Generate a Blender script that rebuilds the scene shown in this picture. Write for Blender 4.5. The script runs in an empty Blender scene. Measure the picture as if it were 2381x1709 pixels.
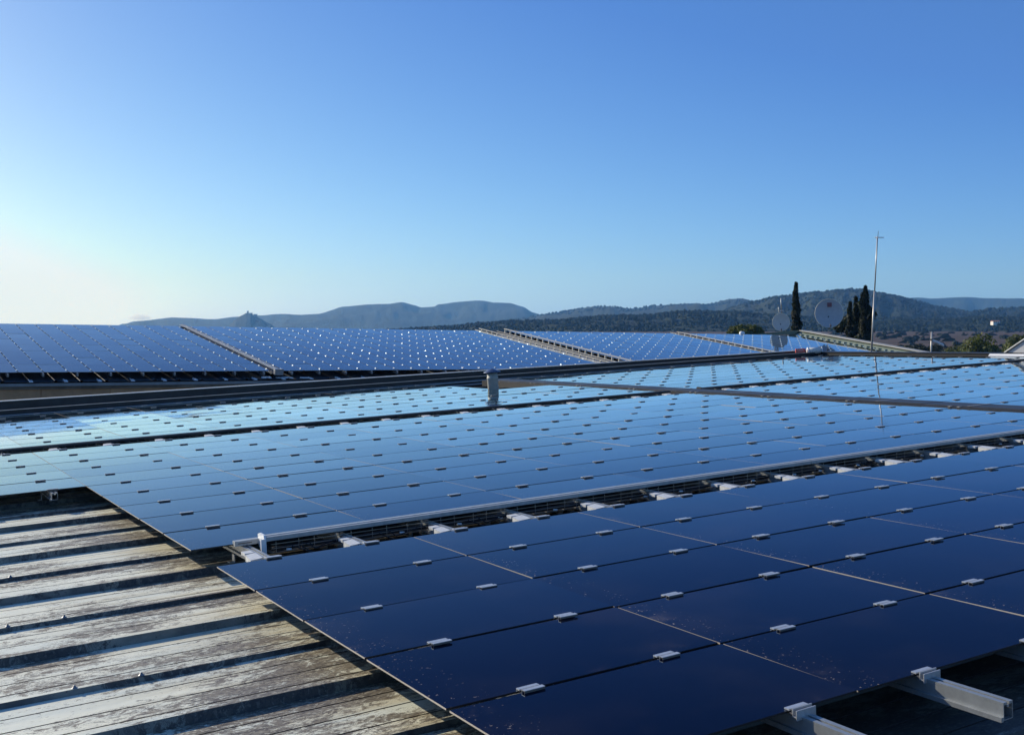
import bpy, bmesh, math, random
from mathutils import Matrix, Vector, noise
R = math.radians
PI = math.pi
random.seed(7)
scene = bpy.context.scene
COL = scene.collection

# ------------------------------------------------------------------ camera, sky, sun, exposure
EYE = 9.6                                   # height of the eye above the plain
cd = bpy.data.cameras.new("camera")
cam = bpy.data.objects.new("camera", cd)
COL.objects.link(cam)
cam.location = (0, 0, EYE)
cam.rotation_euler = (R(90 - 1.9485), 0, 0)
cd.sensor_width = 36.0
cd.lens = 36.0 * 2571.9 / 2381.0
cd.clip_start = 0.05
cd.clip_end = 80000
scene.camera = cam

SUN_EL, SUN_AZ = 23.0, -54.0                # azimuth from +Y, clockwise positive: the sun is left, ahead of the camera
w = bpy.data.worlds.new("World")
scene.world = w
w.use_nodes = True
nt = w.node_tree
bg = nt.nodes["Background"]
sk = nt.nodes.new("ShaderNodeTexSky")
sk.sky_type = 'NISHITA'
sk.sun_disc = False
sk.sun_elevation = R(SUN_EL)
sk.sun_rotation = R(SUN_AZ)
sk.altitude = 250
sk.air_density = 1.0
sk.dust_density = 0.8
sk.ozone_density = 3.0
# the camera's rendering of a clear sky: one tone curve per channel, a paler band towards the horizon
sp_ = nt.nodes.new("ShaderNodeSeparateColor"); cb_ = nt.nodes.new("ShaderNodeCombineColor")
nt.links.new(sk.outputs[0], sp_.inputs[0])
tcw = nt.nodes.new("ShaderNodeTexCoord"); sxyz = nt.nodes.new("ShaderNodeSeparateXYZ")
nt.links.new(tcw.outputs["Generated"], sxyz.inputs[0])
def wm(op, a, b=None):
    q = nt.nodes.new("ShaderNodeMath"); q.operation = op
    for i, x in enumerate((a, b)):
        if x is None: continue
        if isinstance(x, (int, float)): q.inputs[i].default_value = x
        else: nt.links.new(x, q.inputs[i])
    return q.outputs[0]
band = wm('EXPONENT', wm('MULTIPLY', wm('MAXIMUM', sxyz.outputs["Z"], 0.0), -10.0))
chans = []
for i_, (p_, g_, k_) in enumerate(((1.60, 2.92, -0.50), (1.28, 2.02, 0.20), (0.70, 1.52, 0.66))):
    v_ = wm('POWER', wm('MULTIPLY', sp_.outputs[i_], 0.06), p_)
    v_ = wm('MINIMUM', wm('MULTIPLY', wm('MULTIPLY', v_, g_), wm('EXPONENT', wm('MULTIPLY', band, k_))), 1.14)
    chans.append(v_)
for i_, floor_, ceil_ in ((0, .125, .73), (1, .35, .88), (2, 1.0, 1.0)):
    nt.links.new(wm('MULTIPLY', wm('MINIMUM', wm('MAXIMUM', chans[i_], wm('MULTIPLY', chans[2], floor_)), wm('MULTIPLY', chans[2], ceil_)), 1 / 0.12), cb_.inputs[i_])
nt.links.new(cb_.outputs[0], bg.inputs[0])
bg.inputs[1].default_value = 0.12
sl = bpy.data.lights.new("sun", 'SUN')
sl.energy = 5.0
sl.angle = R(0.5)
sl.color = (1.0, 0.93, 0.82)
so = bpy.data.objects.new("sun", sl)
COL.objects.link(so)
sdir = Vector((math.sin(R(SUN_AZ)) * math.cos(R(SUN_EL)), math.cos(R(SUN_AZ)) * math.cos(R(SUN_EL)), math.sin(R(SUN_EL))))
so.rotation_euler = sdir.to_track_quat('Z', 'Y').to_euler()
so.location = (-30, 20, 40)
vs = scene.view_settings
vs.view_transform = 'Standard'
vs.look = 'None'
vs.exposure = 0.0
vs.gamma = 1.0
scene.cycles.max_bounces = 8
scene.cycles.volume_bounces = 0
scene.cycles.sample_clamp_indirect = 6

# ------------------------------------------------------------------ materials
def mat(name, col, rough=0.6, metal=0.0, var=0.0, scale=8.0, bump=0.0, bscale=40.0, stretch=(1, 1, 1), col2=None, thr=None, spec=0.5):
    m = bpy.data.materials.new(name)
    m.use_nodes = True
    t = m.node_tree
    b = t.nodes["Principled BSDF"]
    b.inputs["Roughness"].default_value = rough
    b.inputs["Metallic"].default_value = metal
    b.inputs["Specular IOR Level"].default_value = spec
    b.inputs["Base Color"].default_value = (*col, 1)
    if var or bump or col2:
        tc = t.nodes.new("ShaderNodeTexCoord")
        mp = t.nodes.new("ShaderNodeMapping")
        mp.inputs["Scale"].default_value = stretch
        t.links.new(tc.outputs["Object"], mp.inputs[0])
    if var or col2:
        n = t.nodes.new("ShaderNodeTexNoise")
        n.inputs["Scale"].default_value = scale
        n.inputs["Detail"].default_value = 6
        n.inputs["Roughness"].default_value = 0.65
        t.links.new(mp.outputs[0], n.inputs["Vector"])
        r = t.nodes.new("ShaderNodeValToRGB")
        c1 = tuple(c * (1 - var) for c in col) if col2 is None else col2
        c2 = tuple(min(1, c * (1 + var)) for c in col) if col2 is None else col
        lo, hi = thr if thr else (0.3, 0.7)
        r.color_ramp.elements[0].position = lo
        r.color_ramp.elements[1].position = hi
        r.color_ramp.elements[0].color = (*c1, 1)
        r.color_ramp.elements[1].color = (*c2, 1)
        t.links.new(n.outputs["Fac"], r.inputs[0])
        t.links.new(r.outputs[0], b.inputs["Base Color"])
    if bump:
        n2 = t.nodes.new("ShaderNodeTexNoise")
        n2.inputs["Scale"].default_value = bscale
        n2.inputs["Detail"].default_value = 4
        t.links.new(mp.outputs[0], n2.inputs["Vector"])
        bp = t.nodes.new("ShaderNodeBump")
        bp.inputs["Strength"].default_value = bump
        bp.inputs["Distance"].default_value = 0.05
        t.links.new(n2.outputs["Fac"], bp.inputs["Height"])
        t.links.new(bp.outputs[0], b.inputs["Normal"])
    return m

def glass_mat():
    """thin-film photovoltaic glass: nearly black body, clear glossy front, a little dust along the edges"""
    m = bpy.data.materials.new("photovoltaic_glass")
    m.use_nodes = True
    t = m.node_tree
    N, Lk = t.nodes, t.links
    b = N["Principled BSDF"]
    df = N.new("ShaderNodeBsdfDiffuse")
    gl = N.new("ShaderNodeBsdfGlossy")
    fr = N.new("ShaderNodeFresnel"); fr.inputs["IOR"].default_value = 1.50
    # anti-glare film: it swallows steep light (and its warm part most) and lets only flat light bounce
    pw = N.new("ShaderNodeMath"); pw.operation = 'POWER'; Lk.new(fr.outputs[0], pw.inputs[0]); pw.inputs[1].default_value = 1.9
    pg = N.new("ShaderNodeMath"); pg.operation = 'MULTIPLY'; pg.use_clamp = True; Lk.new(pw.outputs[0], pg.inputs[0]); pg.inputs[1].default_value = 2.3
    cm3 = N.new("ShaderNodeMix"); cm3.data_type = 'RGBA'
    Lk.new(pg.outputs[0], cm3.inputs["Factor"]); cm3.inputs["A"].default_value = (0.42, 0.55, 0.78, 1); cm3.inputs["B"].default_value = (0.78, 0.87, 0.92, 1)
    ms_ = N.new("ShaderNodeMixShader"); Lk.new(pg.outputs[0], ms_.inputs[0]); Lk.new(df.outputs[0], ms_.inputs[1]); Lk.new(gl.outputs[0], ms_.inputs[2])
    Lk.new(ms_.outputs[0], N["Material Output"].inputs[0])
    oi = N.new("ShaderNodeObjectInfo")
    vr = N.new("ShaderNodeMapRange"); Lk.new(oi.outputs["Random"], vr.inputs["Value"]); vr.inputs["To Min"].default_value = 0.90; vr.inputs["To Max"].default_value = 1.0
    vm_ = N.new("ShaderNodeVectorMath"); vm_.operation = 'SCALE'; Lk.new(cm3.outputs["Result"], vm_.inputs[0]); Lk.new(vr.outputs[0], vm_.inputs["Scale"])
    Lk.new(vm_.outputs[0], gl.inputs["Color"])
    tc = N.new("ShaderNodeTexCoord")
    # offset of the noise per panel
    add = N.new("ShaderNodeVectorMath"); add.operation = 'ADD'
    sc = N.new("ShaderNodeVectorMath"); sc.operation = 'SCALE'
    Lk.new(oi.outputs["Location"], sc.inputs[0]); sc.inputs["Scale"].default_value = 3.7
    Lk.new(tc.outputs["Object"], add.inputs[0]); Lk.new(sc.outputs[0], add.inputs[1])
    sep = N.new("ShaderNodeSeparateXYZ"); Lk.new(tc.outputs["Object"], sep.inputs[0])
    # edge mask: object x runs 0..1.205, strong near both short ends and the lower long side
    def smooth(inp, a, bb):
        mr = N.new("ShaderNodeMapRange"); mr.interpolation_type = 'SMOOTHSTEP'
        mr.inputs["From Min"].default_value = a; mr.inputs["From Max"].default_value = bb
        Lk.new(inp, mr.inputs["Value"]); return mr.outputs[0]
    e1 = smooth(sep.outputs["X"], 0.16, 0.0)
    e2 = smooth(sep.outputs["Y"], -0.45, -0.69)
    mul = N.new("ShaderNodeMath"); mul.operation = 'MAXIMUM'
    k2 = N.new("ShaderNodeMath"); k2.operation = 'MULTIPLY'; Lk.new(e2, k2.inputs[0]); k2.inputs[1].default_value = 0.35
    Lk.new(e1, mul.inputs[0]); Lk.new(k2.outputs[0], mul.inputs[1])
    n = N.new("ShaderNodeTexNoise"); n.inputs["Scale"].default_value = 5.0; n.inputs["Detail"].default_value = 7
    n.inputs["Roughness"].default_value = 0.7
    Lk.new(add.outputs[0], n.inputs["Vector"])
    s = smooth(n.outputs["Fac"], 0.52, 0.78)
    dust = N.new("ShaderNodeMath"); dust.operation = 'MULTIPLY'
    Lk.new(s, dust.inputs[0]); Lk.new(mul.outputs[0], dust.inputs[1])
    # fine bird marks and specks
    v = N.new("ShaderNodeTexNoise"); v.inputs["Scale"].default_value = 70.0; v.inputs["Detail"].default_value = 3
    Lk.new(add.outputs[0], v.inputs["Vector"])
    sp = smooth(v.outputs["Fac"], 0.672, 0.71)
    e1w = smooth(sep.outputs["X"], 0.26, 0.0)
    spm = N.new("ShaderNodeMath"); spm.operation = 'MULTIPLY'; Lk.new(sp, spm.inputs[0]); Lk.new(e1w, spm.inputs[1])
    tot = N.new("ShaderNodeMath"); tot.operation = 'MULTIPLY_ADD'
    Lk.new(dust.outputs[0], tot.inputs[0]); tot.inputs[1].default_value = 0.22
    Lk.new(spm.outputs[0], tot.inputs[2]); tot.use_clamp = True
    veil = N.new("ShaderNodeTexNoise"); veil.inputs["Scale"].default_value = 1.3; veil.inputs["Detail"].default_value = 5
    Lk.new(add.outputs[0], veil.inputs["Vector"])
    vv = N.new("ShaderNodeMath"); vv.operation = 'MULTIPLY'; Lk.new(smooth(veil.outputs["Fac"], 0.45, 0.8), vv.inputs[0]); vv.inputs[1].default_value = 0.045
    tt = N.new("ShaderNodeMath"); tt.operation = 'ADD'; tt.use_clamp = True; Lk.new(tot.outputs[0], tt.inputs[0]); Lk.new(vv.outputs[0], tt.inputs[1])
    mix = N.new("ShaderNodeMix"); mix.data_type = 'RGBA'
    mix.inputs["A"].default_value = (0.0012, 0.0022, 0.010, 1)
    mix.inputs["B"].default_value = (0.30, 0.24, 0.18, 1)
    Lk.new(tt.outputs[0], mix.inputs["Factor"])
    Lk.new(mix.outputs["Result"], df.inputs["Color"])
    rr = N.new("ShaderNodeMapRange")
    rr.inputs["To Min"].default_value = 0.035; rr.inputs["To Max"].default_value = 0.6
    Lk.new(tot.outputs[0], rr.inputs["Value"]); Lk.new(rr.outputs[0], gl.inputs["Roughness"])
    # slight unevenness of float glass
    nb = N.new("ShaderNodeTexNoise"); nb.inputs["Scale"].default_value = 2.2; nb.inputs["Detail"].default_value = 1
    Lk.new(add.outputs[0], nb.inputs["Vector"])
    bp = N.new("ShaderNodeBump"); bp.inputs["Strength"].default_value = 0.10; bp.inputs["Distance"].default_value = 0.01
    Lk.new(nb.outputs["Fac"], bp.inputs["Height"]); Lk.new(bp.outputs[0], gl.inputs["Normal"])
    return m

def roof_mat(shade_flank=False):
    """cream painted trapezoid sheet with dark lichen flecks, brown film and yellowed bands"""
    m = bpy.data.materials.new("weathered_painted_sheet")
    m.use_nodes = True
    t = m.node_tree
    N, Lk = t.nodes, t.links
    b = N["Principled BSDF"]; b.inputs["Roughness"].default_value = 0.55
    tc = N.new("ShaderNodeTexCoord")
    def mapped(sx, sy, sz=1):
        mp = N.new("ShaderNodeMapping"); mp.inputs["Scale"].default_value = (sx, sy, sz)
        Lk.new(tc.outputs["Object"], mp.inputs[0]); return mp.outputs[0]
    def nz(vec, scale, det=6, rough=0.6, dist=0.0):
        n = N.new("ShaderNodeTexNoise"); n.inputs["Scale"].default_value = scale
        n.inputs["Detail"].default_value = det; n.inputs["Roughness"].default_value = rough
        n.inputs["Distortion"].default_value = dist
        Lk.new(vec, n.inputs["Vector"]); return n.outputs["Fac"]
    def sm(inp, a, bb, lo=0, hi=1):
        mr = N.new("ShaderNodeMapRange"); mr.interpolation_type = 'SMOOTHSTEP'
        mr.inputs["From Min"].default_value = a; mr.inputs["From Max"].default_value = bb
        mr.inputs["To Min"].default_value = lo; mr.inputs["To Max"].default_value = hi
        Lk.new(inp, mr.inputs["Value"]); return mr.outputs[0]
    def mth(op, a, c):
        q = N.new("ShaderNodeMath"); q.operation = op
        for i, x in enumerate((a, c)):
            if isinstance(x, (int, float)): q.inputs[i].default_value = x
            else: Lk.new(x, q.inputs[i])
        return q.outputs[0]
    def mixc(fac, A, B):
        q = N.new("ShaderNodeMix"); q.data_type = 'RGBA'
        Lk.new(fac, q.inputs["Factor"])
        for k, x in (("A", A), ("B", B)):
            if isinstance(x, tuple): q.inputs[k].default_value = (*x, 1)
            else: Lk.new(x, q.inputs[k])
        return q.outputs["Result"]
    sep = N.new("ShaderNodeSeparateXYZ"); Lk.new(tc.outputs["Object"], sep.inputs[0])
    flat = mapped(1, 1)
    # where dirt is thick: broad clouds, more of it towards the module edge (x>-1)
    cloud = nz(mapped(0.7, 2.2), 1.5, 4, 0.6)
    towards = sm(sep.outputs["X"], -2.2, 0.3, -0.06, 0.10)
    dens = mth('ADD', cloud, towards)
    base = mixc(sm(nz(mapped(0.5, 3), 2.0, 3), 0.35, 0.7), (0.82, 0.81, 0.63), (0.68, 0.71, 0.59))
    # yellow streaks running down the pans close to the modules
    yel = mth('MULTIPLY', sm(sep.outputs["X"], -1.4, 0.4), sm(nz(mapped(0.8, 7), 1.6, 4), 0.38, 0.62))
    base = mixc(mth('MULTIPLY', yel, 0.6), base, (0.40, 0.29, 0.10))
    # crusty brown film in crisp-edged blotches, denser where dirt is thick
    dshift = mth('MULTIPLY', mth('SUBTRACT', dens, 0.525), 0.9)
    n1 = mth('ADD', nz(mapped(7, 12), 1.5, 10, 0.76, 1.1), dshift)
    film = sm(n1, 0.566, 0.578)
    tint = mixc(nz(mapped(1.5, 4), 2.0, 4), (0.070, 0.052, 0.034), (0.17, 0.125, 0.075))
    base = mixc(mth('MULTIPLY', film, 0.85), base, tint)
    rim = mth('SUBTRACT', 1.0, sm(mth('ABSOLUTE', mth('SUBTRACT', n1, 0.56), 0), 0.0, 0.014))
    base = mixc(mth('MULTIPLY', rim, 0.75), base, (0.05, 0.038, 0.03))
    # curling lichen rims on the cleaner paint
    warp = nz(mapped(10, 22), 1.5, 5, 0.6, 1.5)
    line = mth('SUBTRACT', 1.0, sm(mth('ABSOLUTE', mth('SUBTRACT', warp, 0.5), 0), 0.0, 0.022))
    amt = sm(dens, 0.44, 0.56)
    base = mixc(mth('MULTIPLY', mth('MULTIPLY', line, amt), 0.85), base, (0.055, 0.042, 0.032))
    # fine dark flecks, lengthened along the ribs
    fl = sm(mth('ADD', nz(mapped(16, 50), 1.6, 5, 0.7), mth('MULTIPLY', dshift, 0.5)), 0.585, 0.62)
    base = mixc(mth('MULTIPLY', fl, 0.85), base, (0.055, 0.043, 0.034))
    # pale grains showing through the brown film
    gr = mth('MULTIPLY', sm(nz(mapped(30, 60), 1.5, 3, 0.6), 0.58, 0.62), film)
    base = mixc(mth('MULTIPLY', gr, 0.6), base, (0.55, 0.52, 0.40))
    # the deep shade below the modules, painted into the sheet as near-black
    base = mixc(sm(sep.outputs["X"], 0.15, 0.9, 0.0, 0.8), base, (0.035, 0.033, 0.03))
    if shade_flank:      # rib flanks painted darker on both sides, to deepen the shade there
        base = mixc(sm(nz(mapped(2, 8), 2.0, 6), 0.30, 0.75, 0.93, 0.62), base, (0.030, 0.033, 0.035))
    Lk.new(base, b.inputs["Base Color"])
    bp = N.new("ShaderNodeBump"); bp.inputs["Strength"].default_value = 0.25; bp.inputs["Distance"].default_value = 0.01
    Lk.new(nz(flat, 25, 5), bp.inputs["Height"]); Lk.new(bp.outputs[0], b.inputs["Normal"])
    return m

M = {}
M['pv'] = glass_mat()
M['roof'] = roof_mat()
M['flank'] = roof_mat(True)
M['groove'] = mat("dark_groove", (0.035, 0.028, 0.022), 0.9)  # groove faces are darker than the pans
M['edge'] = mat("glass_edge", (0.50, 0.44, 0.36), 0.4)
M['darktray'] = mat("dark_oxidised_cover", (0.05, 0.05, 0.056), 0.4, 0.3, 0.3, 6)
M['glint'] = mat("glinting_clamp_aluminium", (0.80, 0.80, 0.78), 0.22, 0.85)  # lighter copy of the clamp metal, so the far clamps sparkle
M['splice'] = mat("bare_steel_sheet", (0.66, 0.67, 0.64), 0.5, 0.1, 0.15, 30)
M['lip'] = mat("shaded_clamp_lip", (0.16, 0.145, 0.13), 0.5, 0.3)  # shade of the clamp's front lip and groove, put into the colour
M['seal_shade'] = mat("black_seal_and_shade", (0.012, 0.012, 0.014), 0.5)
M['clamp'] = mat("clamp_aluminium", (0.52, 0.53, 0.53), 0.40, 0.5, 0.15, 40)
M['alu'] = mat("aluminium", (0.34, 0.36, 0.36), 0.42, 0.5, 0.12, 30)
M['alud'] = mat("weathered_aluminium", (0.40, 0.42, 0.42), 0.45, 0.25, 0.2, 20)
M['zinc'] = mat("galvanised_steel", (0.42, 0.44, 0.45), 0.42, 0.7, 0.25, 25)
M['white'] = mat("white_coated_steel", (0.82, 0.83, 0.82), 0.4, 0.0, 0.06, 10)
M['wire'] = mat("basket_wire", (0.40, 0.38, 0.34), 0.4, 0.8)
M['cable'] = mat("black_cable", (0.015, 0.015, 0.017), 0.5)
M['plug'] = mat("pale_plug", (0.75, 0.74, 0.70), 0.4)
M['duct'] = mat("grey_duct", (0.040, 0.038, 0.034), 0.5, 0.3, 0.25, 6, stretch=(1, 1, 1))
M['flash'] = mat("dark_flashing", (0.035, 0.034, 0.036), 0.45, 0.2, 0.3, 4)
M['cap'] = mat("pale_cap_edge", (0.42, 0.40, 0.36), 0.4, 0.3, 0.2, 5)
M['conduit'] = mat("grey_conduit", (0.30, 0.30, 0.29), 0.5, 0.0, 0.2, 4)
M['brown'] = mat("brown_wall_panel", (0.66, 0.37, 0.19), 0.85, 0, 0.25, 1.2, 0.3, 12)
M['fascia'] = mat("stained_grey_fascia", (0.26, 0.22, 0.17), 0.8, 0, 0.45, 1.4, 0.2, 14)
M['farroof'] = mat("dark_blue_grey_sheet", (0.035, 0.042, 0.052), 0.7, 0.0, 0.35, 3, stretch=(1, .3, 1))
M['green'] = mat("pale_green_sheet", (0.28, 0.33, 0.25), 0.5, 0, 0.15, 3)
M['beige'] = mat("beige_verge_cap", (0.50, 0.47, 0.38), 0.5, 0, 0.12, 3)
M['pipe'] = mat("vent_pipe_steel", (0.42, 0.42, 0.36), 0.65, 0.0, 0.15, 12)
M['cowl'] = mat("blue_grey_cowl", (0.12, 0.15, 0.22), 0.35, 0.6)
M['dish'] = mat("grey_dish_paint", (0.42, 0.43, 0.43), 0.5, 0.1, 0.08, 6)
M['rim'] = mat("cream_dish_rim", (0.72, 0.68, 0.52), 0.4)
M['red'] = mat("red_plastic", (0.62, 0.10, 0.07), 0.45)
M['logo'] = mat("faded_red_print", (0.24, 0.09, 0.09), 0.6)
M['dark'] = mat("dark_steel", (0.05, 0.05, 0.055), 0.5, 0.5)
M['pale'] = mat("pale_plastic_drum", (0.66, 0.66, 0.60), 0.45)
M['pole'] = mat("pale_steel_pole", (0.55, 0.52, 0.46), 0.4, 0.3)
M['sky_l'] = mat("milky_rooflight", (0.50, 0.50, 0.49), 0.4, 0, 0.12, 3)
M['render'] = mat("grey_render", (0.28, 0.27, 0.25), 0.9, 0, 0.2, 1.0)
M['bark'] = mat("bark", (0.09, 0.06, 0.04), 0.9, 0, 0.3, 8)
def leafmat(name, a, b_, sc=0.8):
    m = mat(name, a, 0.7, 0, 0, sc, col2=b_, thr=(0.35, 0.65))
    t = m.node_tree
    tl = t.nodes.new("ShaderNodeBsdfTranslucent"); mx = t.nodes.new("ShaderNodeMixShader"); mx.inputs[0].default_value = 0.35
    pb = t.nodes["Principled BSDF"]; t.links.new(pb.inputs["Base Color"].links[0].from_socket, tl.inputs[0])
    t.links.new(pb.outputs[0], mx.inputs[1]); t.links.new(tl.outputs[0], mx.inputs[2]); t.links.new(mx.outputs[0], t.nodes["Material Output"].inputs[0])
    return m
M['cyp'] = leafmat("cypress_foliage", (0.032, 0.046, 0.012), (0.008, 0.014, 0.006), 0.9)
M['olive'] = leafmat("olive_green_foliage", (0.13, 0.155, 0.03), (0.035, 0.05, 0.014), 0.6)
M['shrub'] = leafmat("dark_shrub_foliage", (0.035, 0.05, 0.022), (0.014, 0.022, 0.012), 0.6)
M['forest'] = mat("forest_canopy", (0.027, 0.038, 0.018), 0.95, 0, 0, 0.012, col2=(0.017, 0.025, 0.013), thr=(0.38, 0.62), spec=0.1)
M['forest2'] = mat("hill_scrub_green", (0.030, 0.040, 0.020), 0.95, 0, 0, 0.010, col2=(0.019, 0.027, 0.014), thr=(0.38, 0.62), spec=0.1)
M['field'] = mat("brown_vineyard", (0.120, 0.082, 0.060), 0.95, 0, 0, 0.02, col2=(0.060, 0.048, 0.038), thr=(0.35, 0.65), stretch=(0.25, 1, 1), spec=0.1)
M['farhill'] = mat("distant_hill", (0.020, 0.034, 0.030), 0.95, 0, 0, 0.004, col2=(0.014, 0.024, 0.022), thr=(0.4, 0.6), spec=0.1)
M['stone'] = mat("pale_stone", (0.30, 0.27, 0.22), 0.9)
M['plaster'] = mat("white_plaster", (0.75, 0.72, 0.66), 0.8)
M['tile'] = mat("clay_tile", (0.30, 0.13, 0.08), 0.8)
M['screw'] = mat("screw_cap", (0.20, 0.21, 0.22), 0.4, 0.4)
M['cloud'] = mat("cloud_white", (0.95, 0.95, 0.95), 1.0, spec=0.0)

# ------------------------------------------------------------------ frames of the two roofs
OZ = Vector((0, 0, EYE))
def frame(o, x, y, z):
    m = Matrix.Identity(4)
    for i, c in enumerate((x, y, z)):
        for r in range(3): m[r][i] = c[r]
    for r in range(3): m[r][3] = (Vector(o) + OZ)[r]
    return m
# near roof: x runs up the slope along the ribs, y runs away across them, z is off the glass plane
NF = frame((-1.651095, 6.119463, -1.314167), (0.859846, 0.50887, 0.04143), (-0.508853, 0.860773, -0.01173), (-0.04163, -0.010996, 0.999073))
# far roof: x along its ridge, y up its slope
FF = frame((-11.211084, 27.810592, -1.010232), (0.852734, 0.522183, -0.01303), (-0.516453, 0.846588, 0.128703), (0.078238, -0.10302, 0.991598))

# ------------------------------------------------------------------ mesh helpers
class MB:
    def __init__(s): s.v = []; s.f = []; s.mi = []; s.sm = []
    def face(s, pts, mi=0, smooth=False):
        n = len(s.v); s.v += [tuple(p) for p in pts]; s.f.append(tuple(range(n, n + len(pts)))); s.mi.append(mi); s.sm.append(smooth)
    def box(s, x0, x1, y0, y1, z0, z1, mi=0, mtop=None):
        n = len(s.v)
        s.v += [(x0, y0, z0), (x1, y0, z0), (x1, y1, z0), (x0, y1, z0), (x0, y0, z1), (x1, y0, z1), (x1, y1, z1), (x0, y1, z1)]
        for k, q in enumerate(((0, 3, 2, 1), (4, 5, 6, 7), (0, 1, 5, 4), (1, 2, 6, 5), (2, 3, 7, 6), (3, 0, 4, 7))):
            s.f.append(tuple(n + i for i in q)); s.mi.append(mtop if (k == 1 and mtop is not None) else mi); s.sm.append(False)
    def prism(s, poly, a0, a1, axis='x', mi=0, caps=True):
        """poly: 2-D outline (ccw) swept along axis x or y; for 'x' poly=(y,z), for 'y' poly=(x,z)"""
        n = len(s.v); k = len(poly)
        for a in (a0, a1):
            for p in poly: s.v.append((a, p[0], p[1]) if axis == 'x' else (p[0], a, p[1]))
        for i in range(k):
            j = (i + 1) % k
            q = (n + i, n + j, n + k + j, n + k + i)
            s.f.append(q if axis == 'x' else q[::-1]); s.mi.append(mi); s.sm.append(False)
        if caps:
            a = tuple(range(n, n + k)); b = tuple(range(n + k, n + 2 * k))
            s.f += [a[::-1], b] if axis == 'x' else [a, b[::-1]]; s.mi += [mi, mi]; s.sm += [False, False]
    def tube(s, pts, r, seg=8, mi=0, caps=True, r2=None):
        pts = [Vector(p) for p in pts]; n0 = len(s.v); m = len(pts)
        for i, p in enumerate(pts):
            d = (pts[min(i + 1, m - 1)] - pts[max(i - 1, 0)]).normalized()
            a = d.orthogonal().normalized() if i == 0 else (a - d * a.dot(d)).normalized()
            b = d.cross(a)
            rr = r if r2 is None else r + (r2 - r) * i / (m - 1)
            for k in range(seg):
                t = 2 * PI * k / seg
                s.v.append(tuple(p + (a * math.cos(t) + b * math.sin(t)) * rr))
        for i in range(m - 1):
            for k in range(seg):
                k2 = (k + 1) % seg
                s.f.append((n0 + i * seg + k, n0 + i * seg + k2, n0 + (i + 1) * seg + k2, n0 + (i + 1) * seg + k)); s.mi.append(mi); s.sm.append(seg > 4)
        if caps:
            s.f.append(tuple(n0 + k for k in reversed(range(seg)))); s.f.append(tuple(n0 + (m - 1) * seg + k for k in range(seg))); s.mi += [mi, mi]; s.sm += [False, False]
    def lathe(s, prof, seg=24, mi=0, c=(0, 0, 0)):
        n0 = len(s.v)
        for r, z in prof:
            for k in range(seg):
                t = 2 * PI * k / seg; s.v.append((c[0] + r * math.cos(t), c[1] + r * math.sin(t), c[2] + z))
        for i in range(len(prof) - 1):
            for k in range(seg):
                k2 = (k + 1) % seg
                s.f.append((n0 + i * seg + k, n0 + i * seg + k2, n0 + (i + 1) * seg + k2, n0 + (i + 1) * seg + k)); s.mi.append(mi); s.sm.append(True)
    def add(s, other, mtx, mi_off=0):
        n = len(s.v)
        s.v += [tuple(mtx @ Vector(p)) for p in other.v]
        s.f += [tuple(n + i for i in q) for q in other.f]; s.mi += [i + mi_off for i in other.mi]; s.sm += other.sm
    def mesh(s, name, mats):
        me = bpy.data.meshes.new(name); me.from_pydata(s.v, [], s.f)
        for m in (mats if isinstance(mats, (list, tuple)) else [mats]): me.materials.append(m)
        me.polygons.foreach_set("material_index", s.mi); me.polygons.foreach_set("use_smooth", s.sm)
        me.update(); return me
    def build(s, name, mats, parent=None, mtx=None):
        o = bpy.data.objects.new(name, s.mesh(name, mats)); COL.objects.link(o)
        if parent: o.parent = parent
        if mtx is not None: o.matrix_local = mtx
        return o

def tag(o, label=None, cat=None, group=None, kind=None):
    if label: o['label'] = label
    if cat: o['category'] = cat
    if group: o['group'] = group
    if kind: o['kind'] = kind
    return o
def empty(name, mtx):
    o = bpy.data.objects.new(name, None); COL.objects.link(o); o.empty_display_size = 0.2
    o.matrix_world = mtx; return o
def link_copy(src, parent=None, mtx=None):
    c = src.copy(); COL.objects.link(c)
    if parent: c.parent = parent
    if mtx is not None: c.matrix_local = mtx
    return c
T = Matrix.Translation
ORD = ['first', 'second', 'third', 'fourth', 'fifth', 'sixth', 'seventh', 'eighth', 'ninth', 'tenth', 'eleventh', 'twelfth', 'thirteenth', 'fourteenth', 'fifteenth', 'sixteenth', 'seventeenth', 'eighteenth']

# ------------------------------------------------------------------ ground and hills
def px(x, y, D):
    """a place at forward distance D that lies in that direction: used only to plan where far terrain stands"""
    return (x - 1190.5) / 2571.9 * D, D, EYE + (767.0 - y) / 2571.9 * D
def gz(x, y):
    d = math.hypot(x, y)
    t = min(1, max(0, (d - 260) / 1100)); t = t * t * (3 - 2 * t)
    return 7.9 * t
g = MB()
rings = [0, 30, 80, 160, 260, 360, 480, 620, 780, 960, 1150, 1400, 2000, 4000, 8400]
seg = 72
for i, r_ in enumerate(rings):
    for k in range(seg):
        a = 2 * PI * k / seg; x, y = r_ * math.sin(a), r_ * math.cos(a); g.v.append((x, y, gz(x, y)))
for i in range(len(rings) - 1):
    for k in range(seg):
        k2 = (k + 1) % seg
        g.f.append((i * seg + k, (i + 1) * seg + k, (i + 1) * seg + k2, i * seg + k2)); g.mi.append(0); g.sm.append(True)
tag(g.build('ground', M['field']), kind='structure')

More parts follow.
